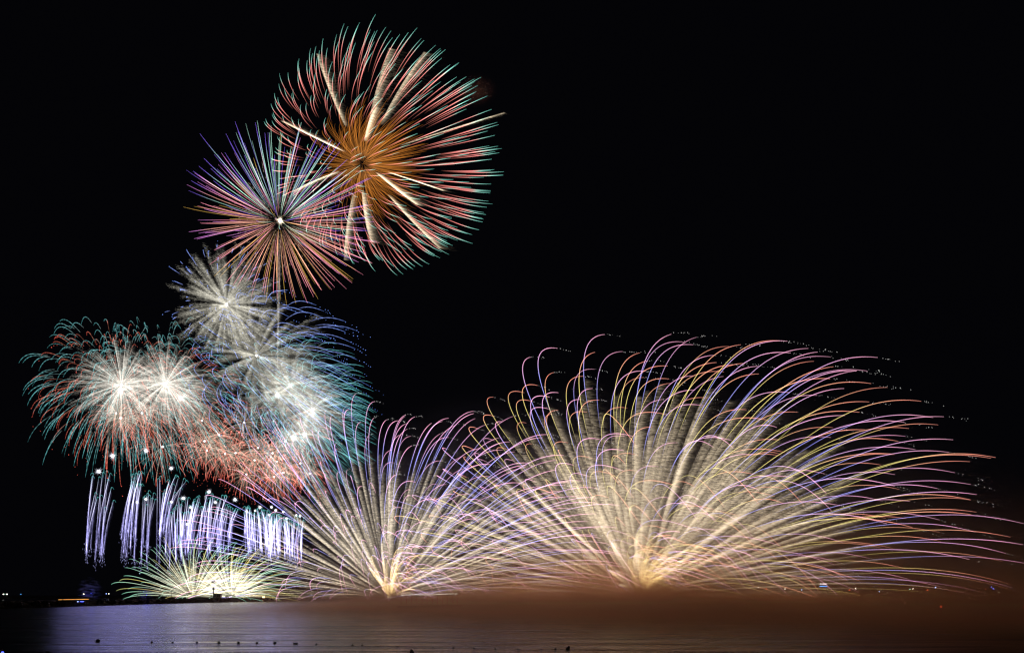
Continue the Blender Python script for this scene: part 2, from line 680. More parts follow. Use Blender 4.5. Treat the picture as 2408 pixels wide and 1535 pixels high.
FL = 'shore lamps beyond the left breakwater'
for px, py, r, mat, lab in ((8, 1396.2, .8, L_WHITE, 'warm white shore lamp at the far left edge, left one of a close pair'),
                            (11.5, 1396.2, .6, L_GREEN, 'faint yellowish shore lamp between the two bright ones at the left edge'),
                            (16.5, 1396.2, .85, L_WHITE, 'warm white shore lamp at the far left edge, right one of a close pair'),
                            (49, 1396.4, .65, L_CYAN, 'small cyan shore lamp alone in the dark above the breakwater'),
                            (197, 1396, .9, L_WHITE, 'white shore lamp above the orange light strip'),
                            (250, 1395, .6, L_PALEBLUE, 'pale blue shore lamp, left of a pair under the green streaks'),
                            (256, 1395.2, .7, L_WHITE, 'white shore lamp, right of a pair under the green streaks'),
                            (338, 1390, .7, L_CYAN, 'cyan shore lamp inside the blue wisp left of the green fountain')):
    small_lamp(px, py, 1180, r, mat, lab, FL, 2.5)

bright = {}
for q_, (nm, cc, kk) in {L_WHITE: ('white_pier_lamp', (1.0, .93, .85), 7), L_RED: ('red_pier_lamp', (1.0, .12, .05), 10), L_PALEBLUE: ('pale_blue_pier_lamp', (.3, .45, 1.0), 10),
                         L_BLUE: ('blue_pier_lamp', (.08, .12, 1.0), 12), L_GREEN: ('green_pier_lamp', (.4, .8, .6), 8)}.items():
    bright[q_.name] = lamp_material(nm, cc, kk)
FR = 'shore lamps beyond the right headland'
rl_list = [(1802, 1384, .55, L_RED, 'tiny red shore lamp under the right edge of the big fountain'),
           (1783, 1380, .6, L_WHITE, 'tiny white shore lamp nearest the base of the big fountain'),
           (1846, 1383.5, .65, L_WHITE, 'small white shore lamp left of the lit pier house'),
           (1885, 1386, .65, L_PALEBLUE, 'small pale blue shore lamp just left of the lit pier house'),
           (1998, 1386.5, .6, L_RED, 'small red shore lamp right of the lit pier house'),
           (2012, 1382.5, .8, L_WHITE, 'white shore lamp beside a small red one right of the pier house'),
           (2068, 1390.3, .9, L_PALEBLUE, 'bright blue shore lamp above the left end of the headland'),
           (2140, 1384, .8, L_GREEN, 'dim green shore lamp above the headland'),
           (2147, 1383.6, .8, L_WHITE, 'white shore lamp touching a green one above the headland'),
           (2181, 1386.2, .75, L_RED, 'red shore lamp above the middle of the headland'),
           (2200, 1380.3, .9, L_PALEBLUE, 'blue white shore lamp right of the red one above the headland'),
           (2317, 1384, .75, L_RED, 'red shore lamp left of the blue lamps above the right of the headland'),
           (2331, 1379.5, .7, L_BLUE, 'upper small blue shore lamp above the right of the headland'),
           (2336, 1383.5, .9, L_BLUE, 'lower deep blue shore lamp above the right of the headland'),
           (2349, 1392, .5, L_GREEN, 'faint grey green shore lamp right of the blue ones')]
for px, py, r, mat, lab in rl_list:
    small_lamp(px, py, 775, r * .75, bright[mat.name], lab, FR, 1.5)

# low promenade under the right-hand shore lamps
m = MB()
v, f = [], []
xs = np.linspace(235, 900, 60)
for i, x in enumerate(xs):
    h = 1.7 + rng.uniform(-.2, .2)
    v += [[x, 762, -1], [x, 766, h], [x, 792, h + .3], [x, 800, -1]]
for i in range(len(xs) - 1):
    for j in range(3):
        a, b = i * 4 + j, (i + 1) * 4 + j
        f += [[a, b, b + 1], [a, b + 1, a + 1]]
m.add(v, f)
structure(m.build('promenade', M_LAND))

# lit pier house: one white and one blue band of light
c = at(1936, 1375, 775)
k = mpp(775)
bd = thing('pier_house', 'dark far pier house with a white light band above a blue one', 'building', [c[0], 775, 1.5])
m = MB()
m.box([c[0] - 9 * k, 775, 1.2], [c[0] + 9 * k, 783, c[2] + 6 * k])
m.build('wall', M_ROCK, bd)
m = MB()
m.box([c[0] - 9.6 * k, 774.4, c[2] + 6 * k + .01], [c[0] + 9.6 * k, 783.6, c[2] + 7 * k])
m.build('roof', M_ROOF, bd)
m = MB()
m.box([c[0] - 8 * k, 774.7, c[2] + 2.2 * k], [c[0] + 8.4 * k, 774.98, c[2] + 3.8 * k])
m.build('white_light_band', lamp_material('white_band', (.85, .8, .9), 3), bd)
m = MB()
m.box([c[0] - 9 * k, 774.7, c[2] - 3.6 * k], [c[0] + 9 * k, 774.98, c[2] - 1.6 * k])
m.build('blue_light_band', lamp_material('blue_band', (.06, .3, .9), 4), bd)

# pale light trail of a moving boat; hull and rail under it are added
D = 300
a, b = at(943, 1398.6, D), at(1075, 1395.6, D + 14)
bg_ = thing('boat_trail', 'thin pale light trail of a moving boat low over the water, with an added dark hull', 'boat_trail', [(a[0] + b[0]) / 2, D + 12, 0])
m = MB()
L0 = a + [-1.5, 0, 0]
L1 = b + [1.5, 0, 0]
v = []
for p, e in ((L0, -2.5), (L1, 2.5)):
    v += [[p[0] - e * .6, p[1] + 1, -.6], [p[0] + e * .2, p[1], 1.6], [p[0] + e * .2, p[1] + 9, 1.6], [p[0] - e * .6, p[1] + 8, -.6]]
m.add(v, [[0, 4, 5], [0, 5, 1], [1, 5, 6], [1, 6, 2], [2, 6, 7], [2, 7, 3], [3, 7, 4], [3, 4, 0], [0, 1, 2], [0, 2, 3], [4, 6, 5], [4, 7, 6]])
m.build('hull', M_ROCK, bg_)
m = MB()
for q in np.linspace(0, 1, 12):
    p = a + (b - a) * q
    m.tube([[p[0], p[1] + .5, 1.55], [p[0], p[1] + .1, p[2] - .1]], .07, (0, 0, 0), 5)
m.tube([a + [0, .1, -.2], b + [0, .1, -.2]], .08, (0, 0, 0), 5)
m.build('rail', M_METAL, bg_)
m = MB()
qs = np.linspace(0, 1, 14)
m.tube([a + (b - a) * q + [0, 0, .12 * math.sin(9 * q)] for q in qs], .07, (0, 0, 0), 6)
m.build('light_line', L_PALE, bg_)

# headland at right with a dark tree line
m = MB()
v, f = [], []
xs = np.linspace(0, 1, 60)
for i, t in enumerate(xs):
    px = 1972 + t * 760
    D0 = 470 - 190 * max(0, t - .36) ** .8
    x = (px - HX) / FPX * D0
    h = min(1, t * 16) * (4.2 + rng.uniform(-.4, .4))
    v += [[x, D0, -.5], [x, D0 + 6, h * .6], [x, D0 + 16, h], [x + 8, D0 + 70, h * .9], [x + 10, D0 + 90, -.5]]
for i in range(len(xs) - 1):
    for j in range(4):
        a, b = i * 5 + j, (i + 1) * 5 + j
        f += [[a, b, b + 1], [a, b + 1, a + 1]]
m.add(v, f)
structure(m.build('headland', M_LAND))
tree_spots = [(1978, 2.2, 'lowest dark tree at the left tip of the headland'), (1996, 2.6, 'small dark tree second from the left tip of the headland'),
              (2026, 4.6, 'small dark tree left of the tallest one on the headland'), (2044, 5.8, 'wide dark tree tallest near the left end of the headland'),
              (2064, 4.8, 'dark tree just right of the tallest one on the headland'), (2098, 3.0, 'low dark tree on the headland under the blue shore lamp'),
              (2180, 3.9, 'dark round tree on the headland under the red shore lamp'), (2232, 3.3, 'low dark tree right of the middle of the headland'),
              (2282, 4.2, 'dark spreading tree on the headland below the long red streaks'), (2345, 4.0, 'dark round tree on the headland near the right edge'),
              (2385, 4.0, 'dark tree on the headland at the right edge')]
for px, h, lab in tree_spots:
    t = (px - 1972) / 760
    D0 = 470 - 190 * max(0, t - .36) ** .8 + 14
    h *= 1.15
    g = np.array([(px - HX) / FPX * D0, D0, min(1, t * 16) * 4.0 - .4])
    r = thing('tree', lab, 'tree', g, 'dark trees on the headland')
    m = MB()
    m.tube([g, g + [.1, 0, h * .4], g + [.2, 0, h * .8]], [.22, .15, .06], (0, 0, 0), 6)
    m.tube([g + [.1, 0, h * .4], g + [1.2, .2, h * .75]], [.1, .04], (0, 0, 0), 5)
    m.tube([g + [.1, 0, h * .35], g + [-1.1, -.2, h * .7]], [.1, .04], (0, 0, 0), 5)
    m.build('trunk', M_BARK, r)
    m = MB()
    n = 700
    q = rng.normal(0, 1, (n, 3))
    q *= (rng.uniform(.2, 1, n) ** .4 / np.linalg.norm(q, axis=1))[:, None]
    lobes = rng.normal(0, .45, (7, 3)) * [h * .8, h * .6, h * .3]
    q = g + [0, 0, h * .7] + lobes[rng.integers(0, 7, n)] + q * [h * .38, h * .38, h * .26]
    e = rng.normal(0, .2, (n, 3, 3))
    m.add((q[:, None, :] + e).reshape(-1, 3), np.arange(n * 3).reshape(-1, 3))
    m.build('crown', M_LEAF, r)

# red channel lamps low in front of the headland
for px, py, D, rr, mat, lab in ((2213, 1425.5, 215, .33, L_RED, 'bright red lamp on a float before the headland'),
                                (2222, 1449.5, 200, .30, L_DIMRED, 'dim red lamp on a float below the bright red one'),
                                (2407, 1426, 215, .26, L_RED, 'red lamp on a float cut by the right edge of the picture')):
    p = at(px, py, D)
    D2 = D if p[2] > .6 else CAM_H / ((py - HY) / FPX) * .93
    p = at(px, py, D2)
    r = thing('channel_marker', lab, 'buoy', [p[0], p[1], 0], 'red lit channel markers')
    m = MB()
    m.ball([p[0], p[1], .05], .8, seg=10, sq=(1, 1, .5))
    m.tube([[p[0], p[1], .2], [p[0], p[1], max(.5, p[2] - rr * .8)]], [.3, .12], (0, 0, 0), 6)
    m.build('float', M_FLOAT, r)
    m = MB()
    m.ball(p, rr, seg=8, sq=(1, 1, 1.2))
    m.build('lamp', mat, r)

# ---- swimming-area floats on a rope
floats = [(178, 1511, .13, 'faint tiny float at the left end of the rope'), (230, 1505.5, .52, 'largest round black float, second from the left end of the rope'),
          (290, 1507, .11, 'tiny float barely breaking the water right of the largest one'), (357, 1508.3, .30, 'black float above the dark lump at the bottom edge, left of it'),
          (406, 1508.5, .24, 'small black float just right of the first plain one on the blue water'), (463, 1508.8, .28, 'black float at the middle of the blue water'),
          (514.5, 1509.4, .34, 'black float on the left border of the brownish water column'), (560.5, 1509.7, .35, 'black float inside the brownish water column'),
          (604, 1510, .30, 'black float right of the brownish water column'), (646.5, 1510.2, .36, 'black float left of the touching pair on the pale water'),
          (692.5, 1511.5, .28, 'left float of the touching pair'), (697.5, 1511.5, .30, 'right float of the touching pair'),
          (744, 1512.3, .22, 'black float at the right border of the pale water'), (829, 1515, .26, 'left one of two floats where the water turns brown'),
          (852, 1515.5, .24, 'right one of two floats where the water turns brown'), (890, 1518, .12, 'faint float left of the upright post tip'),
          (934, 1518.5, .18, 'dim float above left of the upright post tip'), (975, 1519, .14, 'dim float right above the upright post tip'),
          (1018, 1520, .16, 'dim float right of the upright post tip'), (1066, 1521, .17, 'dim float on the reddish water left of its middle'),
          (1115, 1521.7, .15, 'dim float in the middle of the reddish water'), (1165, 1523, .16, 'dim float right of the middle of the reddish water'),
          (1218, 1523.8, .13, 'faint float on the brown water, third before the knobbly end float'), (1273, 1524.4, .11, 'very faint float on the brown water, second before the knobbly end float'),
          (1306, 1524.5, .26, 'black float just left of the knobbly end float'), (1335, 1524, .46, 'tall knobbly dark float at the right end of the rope')]
pts = []
for px, py, r0, lab in floats:
    D = CAM_H * FPX / (py + 2 - HY)
    x = (px - HX) / FPX * D
    pts.append([x, D, .02])
    r = thing('float', lab, 'float', [x, D, 0], 'black floats on the swimming rope')
    m = MB()
    r0 *= .5
    m.ball([x, D, r0 * .35], r0, seg=12, sq=(1.05, 1, .92))
    if px == 1335:
        m.ball([x - .07, D, -.1], .14, seg=8)
        m.ball([x + .12, D, .24], .15, seg=8)
    m.build('ball', M_FLOAT, r, smooth=True)
    m = MB()
    m.tube([[x, D, r0 * .9], [x, D, r0 * 1.35]], [r0 * .2, r0 * .15], (0, 0, 0), 6)
    m.build('eyelet', M_METAL, r)
m = MB()
for a, b in zip(pts[:-1], pts[1:]):
    a, b = np.array(a), np.array(b)
    q = np.linspace(0, 1, 12)
    m.tube(a + (b - a) * q[:, None] + np.stack([0 * q, .25 * np.sin(q * math.pi), -.02 - .05 * np.sin(q * math.pi)], -1), .022, (0, 0, 0), 5)
tag(m.build('rope', M_ROPE, None), 'thin dark rope linking the row of black floats on the water', 'rope')

# dark lump and post tip at the bottom edge, blue lamp at the corner
D = 66.5
c = at(374, 1535, D)
rk = thing('rock', 'dark two-humped rock just breaking the water at the bottom edge', 'rock', [c[0], c[1], 0])
m = MB()
m.ball([c[0] - .12, c[1], 0], .42, seg=12, sq=(1, 1, .9), rough=.12, rng=rng)
m.ball([c[0] + .28, c[1] + .1, 0], .34, seg=12, sq=(1, 1, .85), rough=.12, rng=rng)
m.build('stone', M_ROCK, rk)
for px, r0, lab in ((112, .16, 'small dark stone near the lower left corner of the water'), (95, .12, 'smallest dark stone left of the other one by the lower left corner')):
    c = at(px, 1534, D)
    m = MB()
    m.ball(c, r0, seg=10, sq=(1.3, 1, .8), rough=.15, rng=rng)
    m.v = [np.concatenate(m.v) - c]
    o = m.build('stone', M_ROCK, None)
    o.location = tuple(c)
    tag(o, lab, 'stone', 'dark stones at the bottom edge')
c = at(971, 1535, 64)
ps = thing('mooring_post', 'dark slanted post tip with a pale band at the bottom edge', 'post', [c[0], c[1], -.4])
m = MB()
m.tube([c + [.16, 0, -.6], c + [.05, 0, -.1], c + [-.06, 0, .32]], [.17, .13, .03], (0, 0, 0), 8)
m.tube([c + [-.22, 0, -.1], c + [-.17, 0, .22], c + [-.12, 0, .36]], [.1, .08, .03], (0, 0, 0), 8)
m.build('shaft', M_FLOAT, ps)
m = MB()
m.tube([c + [-.02, -.15, .0], c + [-.075, -.07, .27]], [.05, .03], (0, 0, 0), 6)
m.build('pale_band', M_PALE, ps)
small_lamp(6, 1533.5, 66, .11, L_BLUE, 'small blue lamp low in the bottom left corner', None, 0.2)
# ================================================================== fireworks
WIND = np.array([1.0, 0.0, 0.0])
SR = .31           # star trail radius in metres at the firing distance


def seg_size(p):
    q = p[:, [0, 2]]
    return np.linalg.norm(np.diff(q, axis=0), axis=1).sum()


def drift_sparks(m, p, n, length, spread, col, rng, wind=(1, 0, -.05), w=.33, fade=None, grow=0.0, bias=1.0):
    """n burning grains shed along path p, carried down wind while they die."""
    seg = np.linalg.norm(np.diff(p, axis=0), axis=1)
    cum = np.concatenate([[0], np.cumsum(seg)])
    q = rng.uniform(0, 1, n) ** bias
    s = q * cum[-1]
    p0 = np.stack([np.interp(s, cum, p[:, k]) for k in range(3)], -1)
    L = rng.exponential(1, n) * length * (1 - grow + grow * q * 2)
    off = rng.uniform(0, 1, n) ** 2 * L
    wv = np.asarray(wind, float)
    p0 = p0 + wv * off[:, None] + rng.normal(0, 1, (n, 3)) * (spread * (.3 + .7 * q))[:, None]
    p1 = p0 + wv * (rng.uniform(.5, 1.2, n) * length * .8 + .8)[:, None] + rng.normal(0, .3, (n, 3))
    c = np.asarray(col, float) * rng.uniform(.4, 1.6, n)[:, None] * np.exp(-off / (length * 1.1 + .1))[:, None]
    if fade is not None:
        c = c * np.interp(q, *fade)[:, None]
    m.sparks(p0, p1, w, c, tip=.15)


def sprinkle(m, pts, rng, col, r=.42):
    m.dots(pts, r * rng.uniform(.6, 1.2, len(pts)), np.asarray(col) * rng.uniform(.4, 1.3, len(pts))[:, None])


# ------------------------------------------------ 1. giant pink and teal chrysanthemum
rng = np.random.default_rng(11)
D = 720
k = mpp(D)
c = at(854, 385, D)
root = thing('firework_burst', 'largest firework, pink star trails tipped teal round an orange heart with silver comets', 'firework', c)
tr = []
drift = np.array([58 * k, 0, 16 * k])
for d in sphere_dirs(400, rng):
    Rm = 262 * k * rng.uniform(.93, 1.03)
    u0 = rng.uniform(.42, .56)
    u1 = rng.uniform(.93, 1.04)
    u = np.linspace(u0, u1, 12)
    p = star_path(c, d * [1.045, 1, .945], Rm, drift, u, 1.5, 1.9)
    q = (u - u0) / (u1 - u0)
    col = ramp(q, [(0, (.03, .01, .006)), (.3, (.26, .075, .06)), (.55, (.52, .15, .14)), (.66, (.46, .26, .22)), (.74, (.17, .40, .33)), (1, (.06, .23, .19))])
    col *= rng.uniform(.95, 1.6)
    m = MB()
    m.tube(p, SR * .76 * np.interp(q, [0, .3, .7, 1], [.45, 1.0, .95, .35]), col)
    tr.append((seg_size(p), m))
parts(root, tr, 'star_trail')
m = MB()
for d in sphere_dirs(520, rng):
    Rm = 134 * k * rng.uniform(.62, 1.1)
    u = np.linspace(.1, 1, 9)
    p = star_path(c, d, Rm, drift * .45 + [0, 0, -3 * k], u, 1.6, 2.2)
    col = ramp(u, [(0, (.03, .012, .006)), (.2, (.07, .026, .005)), (.5, (.15, .050, .007)), (.8, (.15, .048, .006)), (1, (.03, .01, .001))])
    m.tube(p, SR * .62, col * rng.uniform(.6, 1.25), 3)
m.build('orange_heart', FLAME, root, stuff=True)
cr = lambda x, y: ((600 + x / 2.29) * .9885, (30 + y / 2.29) * .9885)
for (a, b, wd, br) in (((505, 620), (350, 225), 9, 1), ((618, 680), (745, 195), 14, 1), ((695, 610), (935, 215), 11, 1), ((800, 725), (1370, 546), 3, 1.1),
                       ((490, 755), (155, 590), 11, 1), ((735, 868), (1035, 968), 7, .9), ((670, 870), (890, 1045), 13, 1.1), ((735, 990), (1015, 1282), 10, 1),
                       ((548, 985), (500, 1345), 10, 1), ((597, 970), (645, 1250), 11, 1), ((470, 865), (220, 975), 6, 1), ((610, 700), (672, 515), 8, .9)):
    A, B = cr(*a), cr(*b)
    dd = rng.uniform(-40, 40)
    p0, p2 = at(*A, D), at(*B, D + dd)
    mid = p0 + (p2 - p0) * .55 + np.array([-8 * k, 0, 3 * k]) * (1 if wd > 5 else .2)
    u = np.linspace(0, 1, 16)[:, None]
    p = p0 * (1 - u) ** 2 + 2 * mid * u * (1 - u) + p2 * u ** 2
    m = MB()
    q = u[:, 0]
    m.tube(p, SR * np.interp(q, [0, .2, .85, 1], [.25, .7, .6, .2]), np.array([[.22, .175, .12]]) * br * np.interp(q, [0, .4, .8, 1], [.03, 1, .7, .1])[:, None])
    drift_sparks(m, p, 2600, wd * k * 1.35, .2, np.array([.046, .037, .025]) * br, rng, wind=(1, 0, -.22), w=.30,
                 fade=([0, .15, .7, 1], [.05, .6, 1, .45]), grow=.85)
    m.build('comet', FLAME, root)

# ------------------------------------------------ 2. straight many-coloured peony with its rising tail
rng = np.random.default_rng(12)
D = 690
k = mpp(D)
c = at(659, 519, D)
root = thing('firework_burst', 'straight-rayed firework in mint, violet, pink and gold with a bright white centre', 'firework', c)
tr = []
MINT, VIO, PINK, GOLD, MAG, SALM = (.32, .58, .47), (.16, .09, .56), (.66, .20, .28), (.40, .24, .05), (.42, .14, .42), (.62, .27, .20)
for d in sphere_dirs(290, rng):
    Rm = 212 * k * rng.uniform(.86, 1.07)
    u0 = rng.uniform(.08, .2)
    u1 = rng.uniform(.9, 1.02)
    u = np.linspace(u0, u1, 7)
    p = star_path(c, d * [1.03, 1, .88], Rm, np.array([14 * k, 0, 18 * k * (d[2] > -.2) - 2 * k]), u, .8, 1.6)
    r_ = math.hypot(d[0], d[2]) + 1e-6
    ang = math.degrees(math.atan2(d[2], d[0]))
    x, y_ = rng.uniform(), rng.uniform()
    ang += rng.normal(0, 9)
    if 28 < ang < 125:
        inner, tip = (MINT if y_ < .72 else PINK if y_ < .84 else VIO), (VIO if x < .5 else GOLD if x < .65 else MINT)
    elif 125 <= ang < 165 or 5 < ang <= 28:
        inner, tip = (MINT if x < .3 else PINK if x < .5 else VIO if x < .75 else SALM), (VIO if x < .6 else MAG)
    elif ang >= 165 or ang < -160 or -25 < ang <= 5:
        inner, tip = (SALM if y_ < .3 else PINK if y_ < .7 else MAG), (MAG if x < .6 else VIO if x < .72 else PINK)
    else:
        inner, tip = (GOLD if x < .42 else SALM), (GOLD if x < .5 else PINK)
    q = (u - u0) / (u1 - u0)
    col = ramp(q, [(0, np.array((.03, .02, .013))), (.22, np.array(inner) * .7), (.45, inner), (.64, inner), (.75, tip), (1, tip)]) * rng.uniform(.55, 1.2)
    m = MB()
    m.tube(p, SR * .6 * np.interp(q, [0, .2, .9, 1], [.5, .85, .75, .35]), col)
    tr.append((seg_size(p), m))
parts(root, tr, 'star_trail')
m = MB()
dd = sphere_dirs(900, rng)
rr = rng.uniform(38, 120, 900) * k
sp = c + dd * rr[:, None]
m.sparks(sp, sp + dd * (rng.uniform(1.5, 4, 900))[:, None], .22, np.array([.16, .12, .09]) * rng.uniform(.3, 1.4, (900, 1)), tip=.5)
m.build('spark_dust', FLAME, root, stuff=True)
glow_core(root, c, 1.6, (2.2, 1.9, 1.4), rng, 90, 7.0)
m = MB()
u = np.linspace(0, 1, 40)
p = np.stack([np.interp(u, [0, 1], [at(652, 885, D)[0], at(657, 545, D)[0]]), np.full(40, D), np.interp(u, [0, 1], [at(0, 885, D)[2], at(0, 545, D)[2]])], -1)
drift_sparks(m, p, 2600, 1.1, 1.0, (.045, .042, .037), rng, wind=(.15, 0, -1.2), w=.32, fade=([0, .15, .6, .85, 1], [.0, .55, 1, .35, .0]))
m.build('rising_tail', FLAME, root, stuff=True)


# ------------------------------------------------ generic silver burst with coloured outer trails
def silver_burst(px, py, D, Rs, Ro, silver, n_s, n_o, outer, label, drift_px, droop_px, seed, u_o=(.45, 1.2), core=1.0, grains=70, dash=0.5,
                 group=None, individual=60, dots=0, squash=(1, 1), outer_name='star_trail', palm=0.35):
    rng = np.random.default_rng(seed)
    k = mpp(D)
    c = at(px, py, D)
    root = thing('firework_burst', label, 'firework', c, group)
    sb = min(1.15, max(.82, (Rs / 112.0) ** 1.2))
    m = MB()
    dr = np.array([drift_px * k, 0, -droop_px * k])
    for d in sphere_dirs(int(n_s * 1.8), rng):
        Rm = Rs * k * rng.uniform(.7, 1.12)
        u = np.linspace(.03, 1, 9)
        p = star_path(c, d * [squash[0], 1, squash[1]], Rm, dr * .35, u, 1.7, 1.8)
        b = rng.uniform(.25, 1.3) * sb
        m.tube(p, SR * np.interp(u, [0, .3, 1], [.3, .42, .25]), np.asarray(silver) * palm * .34 * b * np.interp(u, [0, .15, .6, 1], [.5, .9, .9, .15])[:, None], 3)
        drift_sparks(m, p, int(grains * 1.7), 3.2 * max(drift_px, 0) / 60 + 1.6, 1.1, np.asarray(silver) * .055 * b, rng, wind=(1, 0, -.25), w=.30,
                     fade=([0, .2, .75, 1], [.10, .35, 1.0, .5]))
    m.build('silver_spray', FLAME, root, stuff=True)
    tr = []
    for d in sphere_dirs(n_o, rng):
        Rm = Ro * k * rng.uniform(.8, 1.1)
        u0 = u_o[0] * rng.uniform(.8, 1.25)
        u1 = u_o[1] * rng.uniform(.85, 1.05)
        u = np.linspace(u0, u1, 22)
        p = star_path(c, d * [squash[0], 1, squash[1]], Rm, dr, u, 2.4, 2.2)
        q = (u - u0) / (u1 - u0)
        col = ramp(q, outer) * rng.uniform(.3, .85)
        rad = SR * np.interp(q, [0, .3, .8, 1], [.45, .85, .75, .35])
        if dash > 0:
            on = np.sin(u * rng.uniform(45, 80) + rng.uniform(0, 6)) > -.2
            col = col * np.where(on, 1, 1 - dash)[:, None]
        m = MB()
        m.tube(p, rad, col, 3)
        if dots:
            uu = np.linspace(u1, u1 + .25, dots)
            pp = star_path(c, d * [squash[0], 1, squash[1]], Rm, dr, uu, 2.4, 2.2) + rng.normal(0, .4, (dots, 3))
            sprinkle(m, pp[rng.uniform(size=dots) > .4], rng, np.asarray(outer[-1][1]) * 1.2, .38)
        tr.append((seg_size(p), m))
    if individual:
        parts(root, tr, outer_name, individual)
    else:
        parts(root, tr, outer_name, 0)
    if core:
        glow_core(root, c, 1.25 * core, (2.0, 1.9, 1.8), rng, 60, 5.5 * core)
    return root


BLUE = [(0, (.10, .12, .30)), (.3, (.24, .32, .78)), (.7, (.20, .30, .80)), (1, (.10, .18, .55))]
TEAL = [(0, (.16, .21, .20)), (.3, (.12, .33, .34)), (.7, (.08, .29, .30)), (1, (.04, .19, .20))]
RED = [(0, (.20, .10, .06)), (.4, (.48, .12, .08)), (1, (.42, .06, .04))]
SIL = (.62, .60, .52)
SILW = (.85, .80, .70)

silver_burst(533, 716, 700, 128, 138, (.86, .82, .68), 95, 95, BLUE, 'grey silver firework with blue tips just below the straight-rayed one', 9, 6, 21, (.60, .98), .9, 200, .3, dots=2)
silver_burst(603, 836, 710, 160, 190, (.50, .48, .40), 80, 120, BLUE, 'dim wide silver firework with long blue arcs trailing to its right', 36, 24, 22, (.5, 1.25), .6, 230, .45, dots=7, squash=(1, .9))
silver_burst(286, 905, 690, 118, 188, SILW, 110, 280, TEAL, 'white hearted firework with drooping teal trails, leftmost of the pair', -2, 36, 23, (.5, 1.2), .85, 130, .65, palm=1.0, squash=(1, .95))
silver_burst(390, 901, 690, 112, 182, SILW, 110, 250, TEAL, 'white hearted firework with drooping teal trails, right one of the pair', 10, 34, 24, (.5, 1.2), .85, 130, .65, palm=1.0, squash=(1, .95))
silver_burst(425, 936, 680, 82, 135, SILW, 70, 150, RED, 'small white firework overlapping the lower right of the teal pair', 16, 20, 25, (.5, 1.2), 1.2, 80, .5, individual=0)
silver_burst(284, 920, 680, 115, 165, SILW, 60, 190, RED, 'white firework with red trails under the left teal one', 4, 22, 26, (.5, 1.3), 1.0, 70, .6, individual=0, dots=2)
silver_burst(683, 906, 700, 98, 140, SIL, 90, 130, [(0, (.14, .22, .22)), (.4, (.12, .36, .42)), (1, (.06, .28, .30))], 'silver firework with teal fringe, upper one of the right cluster', 30, 18, 27, (.5, 1.25), .8, 150, .4, individual=0)
silver_burst(653, 929, 700, 92, 135, SIL, 80, 150, [(0, (.14, .18, .22)), (.4, (.20, .33, .46)), (1, (.09, .27, .36))], 'silver firework with pale blue fringe in the middle of the right cluster', 26, 26, 28, (.5, 1.3), 1.1, 100, .4, individual=0)
silver_burst(735, 962, 690, 84, 128, SILW, 90, 190, TEAL, 'bright white firework with teal fringe on the right side of the cluster', 20, 18, 29, (.45, 1.25), 1.0, 110, .4, individual=0)
silver_burst(716, 1021, 690, 66, 132, (.5, .47, .41), 80, 170, TEAL, 'bright white firework with teal fringe lowest in the right cluster', 20, 16, 30, (.5, 1.25), 1.0, 90, .45, individual=0)
silver_burst(690, 1028, 685, 56, 90, (.5, .47, .41), 70, 70, RED, 'small bright white firework beside the lowest of the right cluster', 14, 12, 31, (.5, 1.2), 1.2, 80, .4, individual=0)

# ------------------------------------------------ small red and silver bursts
d3 = lambda x, y: ((50 + x / 2.475) * .9885, (560 + y / 2.475) * .9885)
reds = [(560, 1045, 62, 'small red burst under the left teal firework, upper left of three'), (586, 1075, 78, 'small red burst under the left teal firework, lowest of three'),
        (712, 1045, 70, 'small red burst under the left teal firework, right of three'), (834, 1243, 92, 'lone sparse red burst with long spidery silver legs'),
        (1065, 1090, 62, 'small red burst topmost at the left of the red cloud'), (1165, 1173, 72, 'small red burst in the upper middle of the red cloud'),
        (1080, 1210, 70, 'bright small red burst on the left side of the red cloud'), (1095, 1265, 66, 'small red burst lowest on the left side of the red cloud'),
        (1202, 1283, 72, 'small red burst left of the centre of the red cloud'), (1263, 1280, 66, 'small red burst at the centre of the red cloud'),
        (1315, 1100, 70, 'small red burst topmost in the red cloud below the blue arcs'), (1395, 1250, 66, 'small red burst right of the centre of the red cloud'),
        (1375, 1322, 62, 'small red burst lower right of the centre of the red cloud'), (1480, 1280, 64, 'small red burst left under the lowest white firework'),
        (1505, 1330, 58, 'small red burst on the right side of the red cloud'), (1645, 1340, 58, 'small red burst rightmost under the lowest white firework'),
        (1545, 1395, 58, 'small red burst low at the right above the pink arcs'), (1327, 1405, 60, 'small red burst at the lower edge of the red cloud'),
        (1490, 1420, 54, 'small red burst lowest in the red cloud'), (1700, 1400, 56, 'small red burst nearest the middle fountain'),
        (1555, 1210, 56, 'small red burst touching the lowest white firework')]
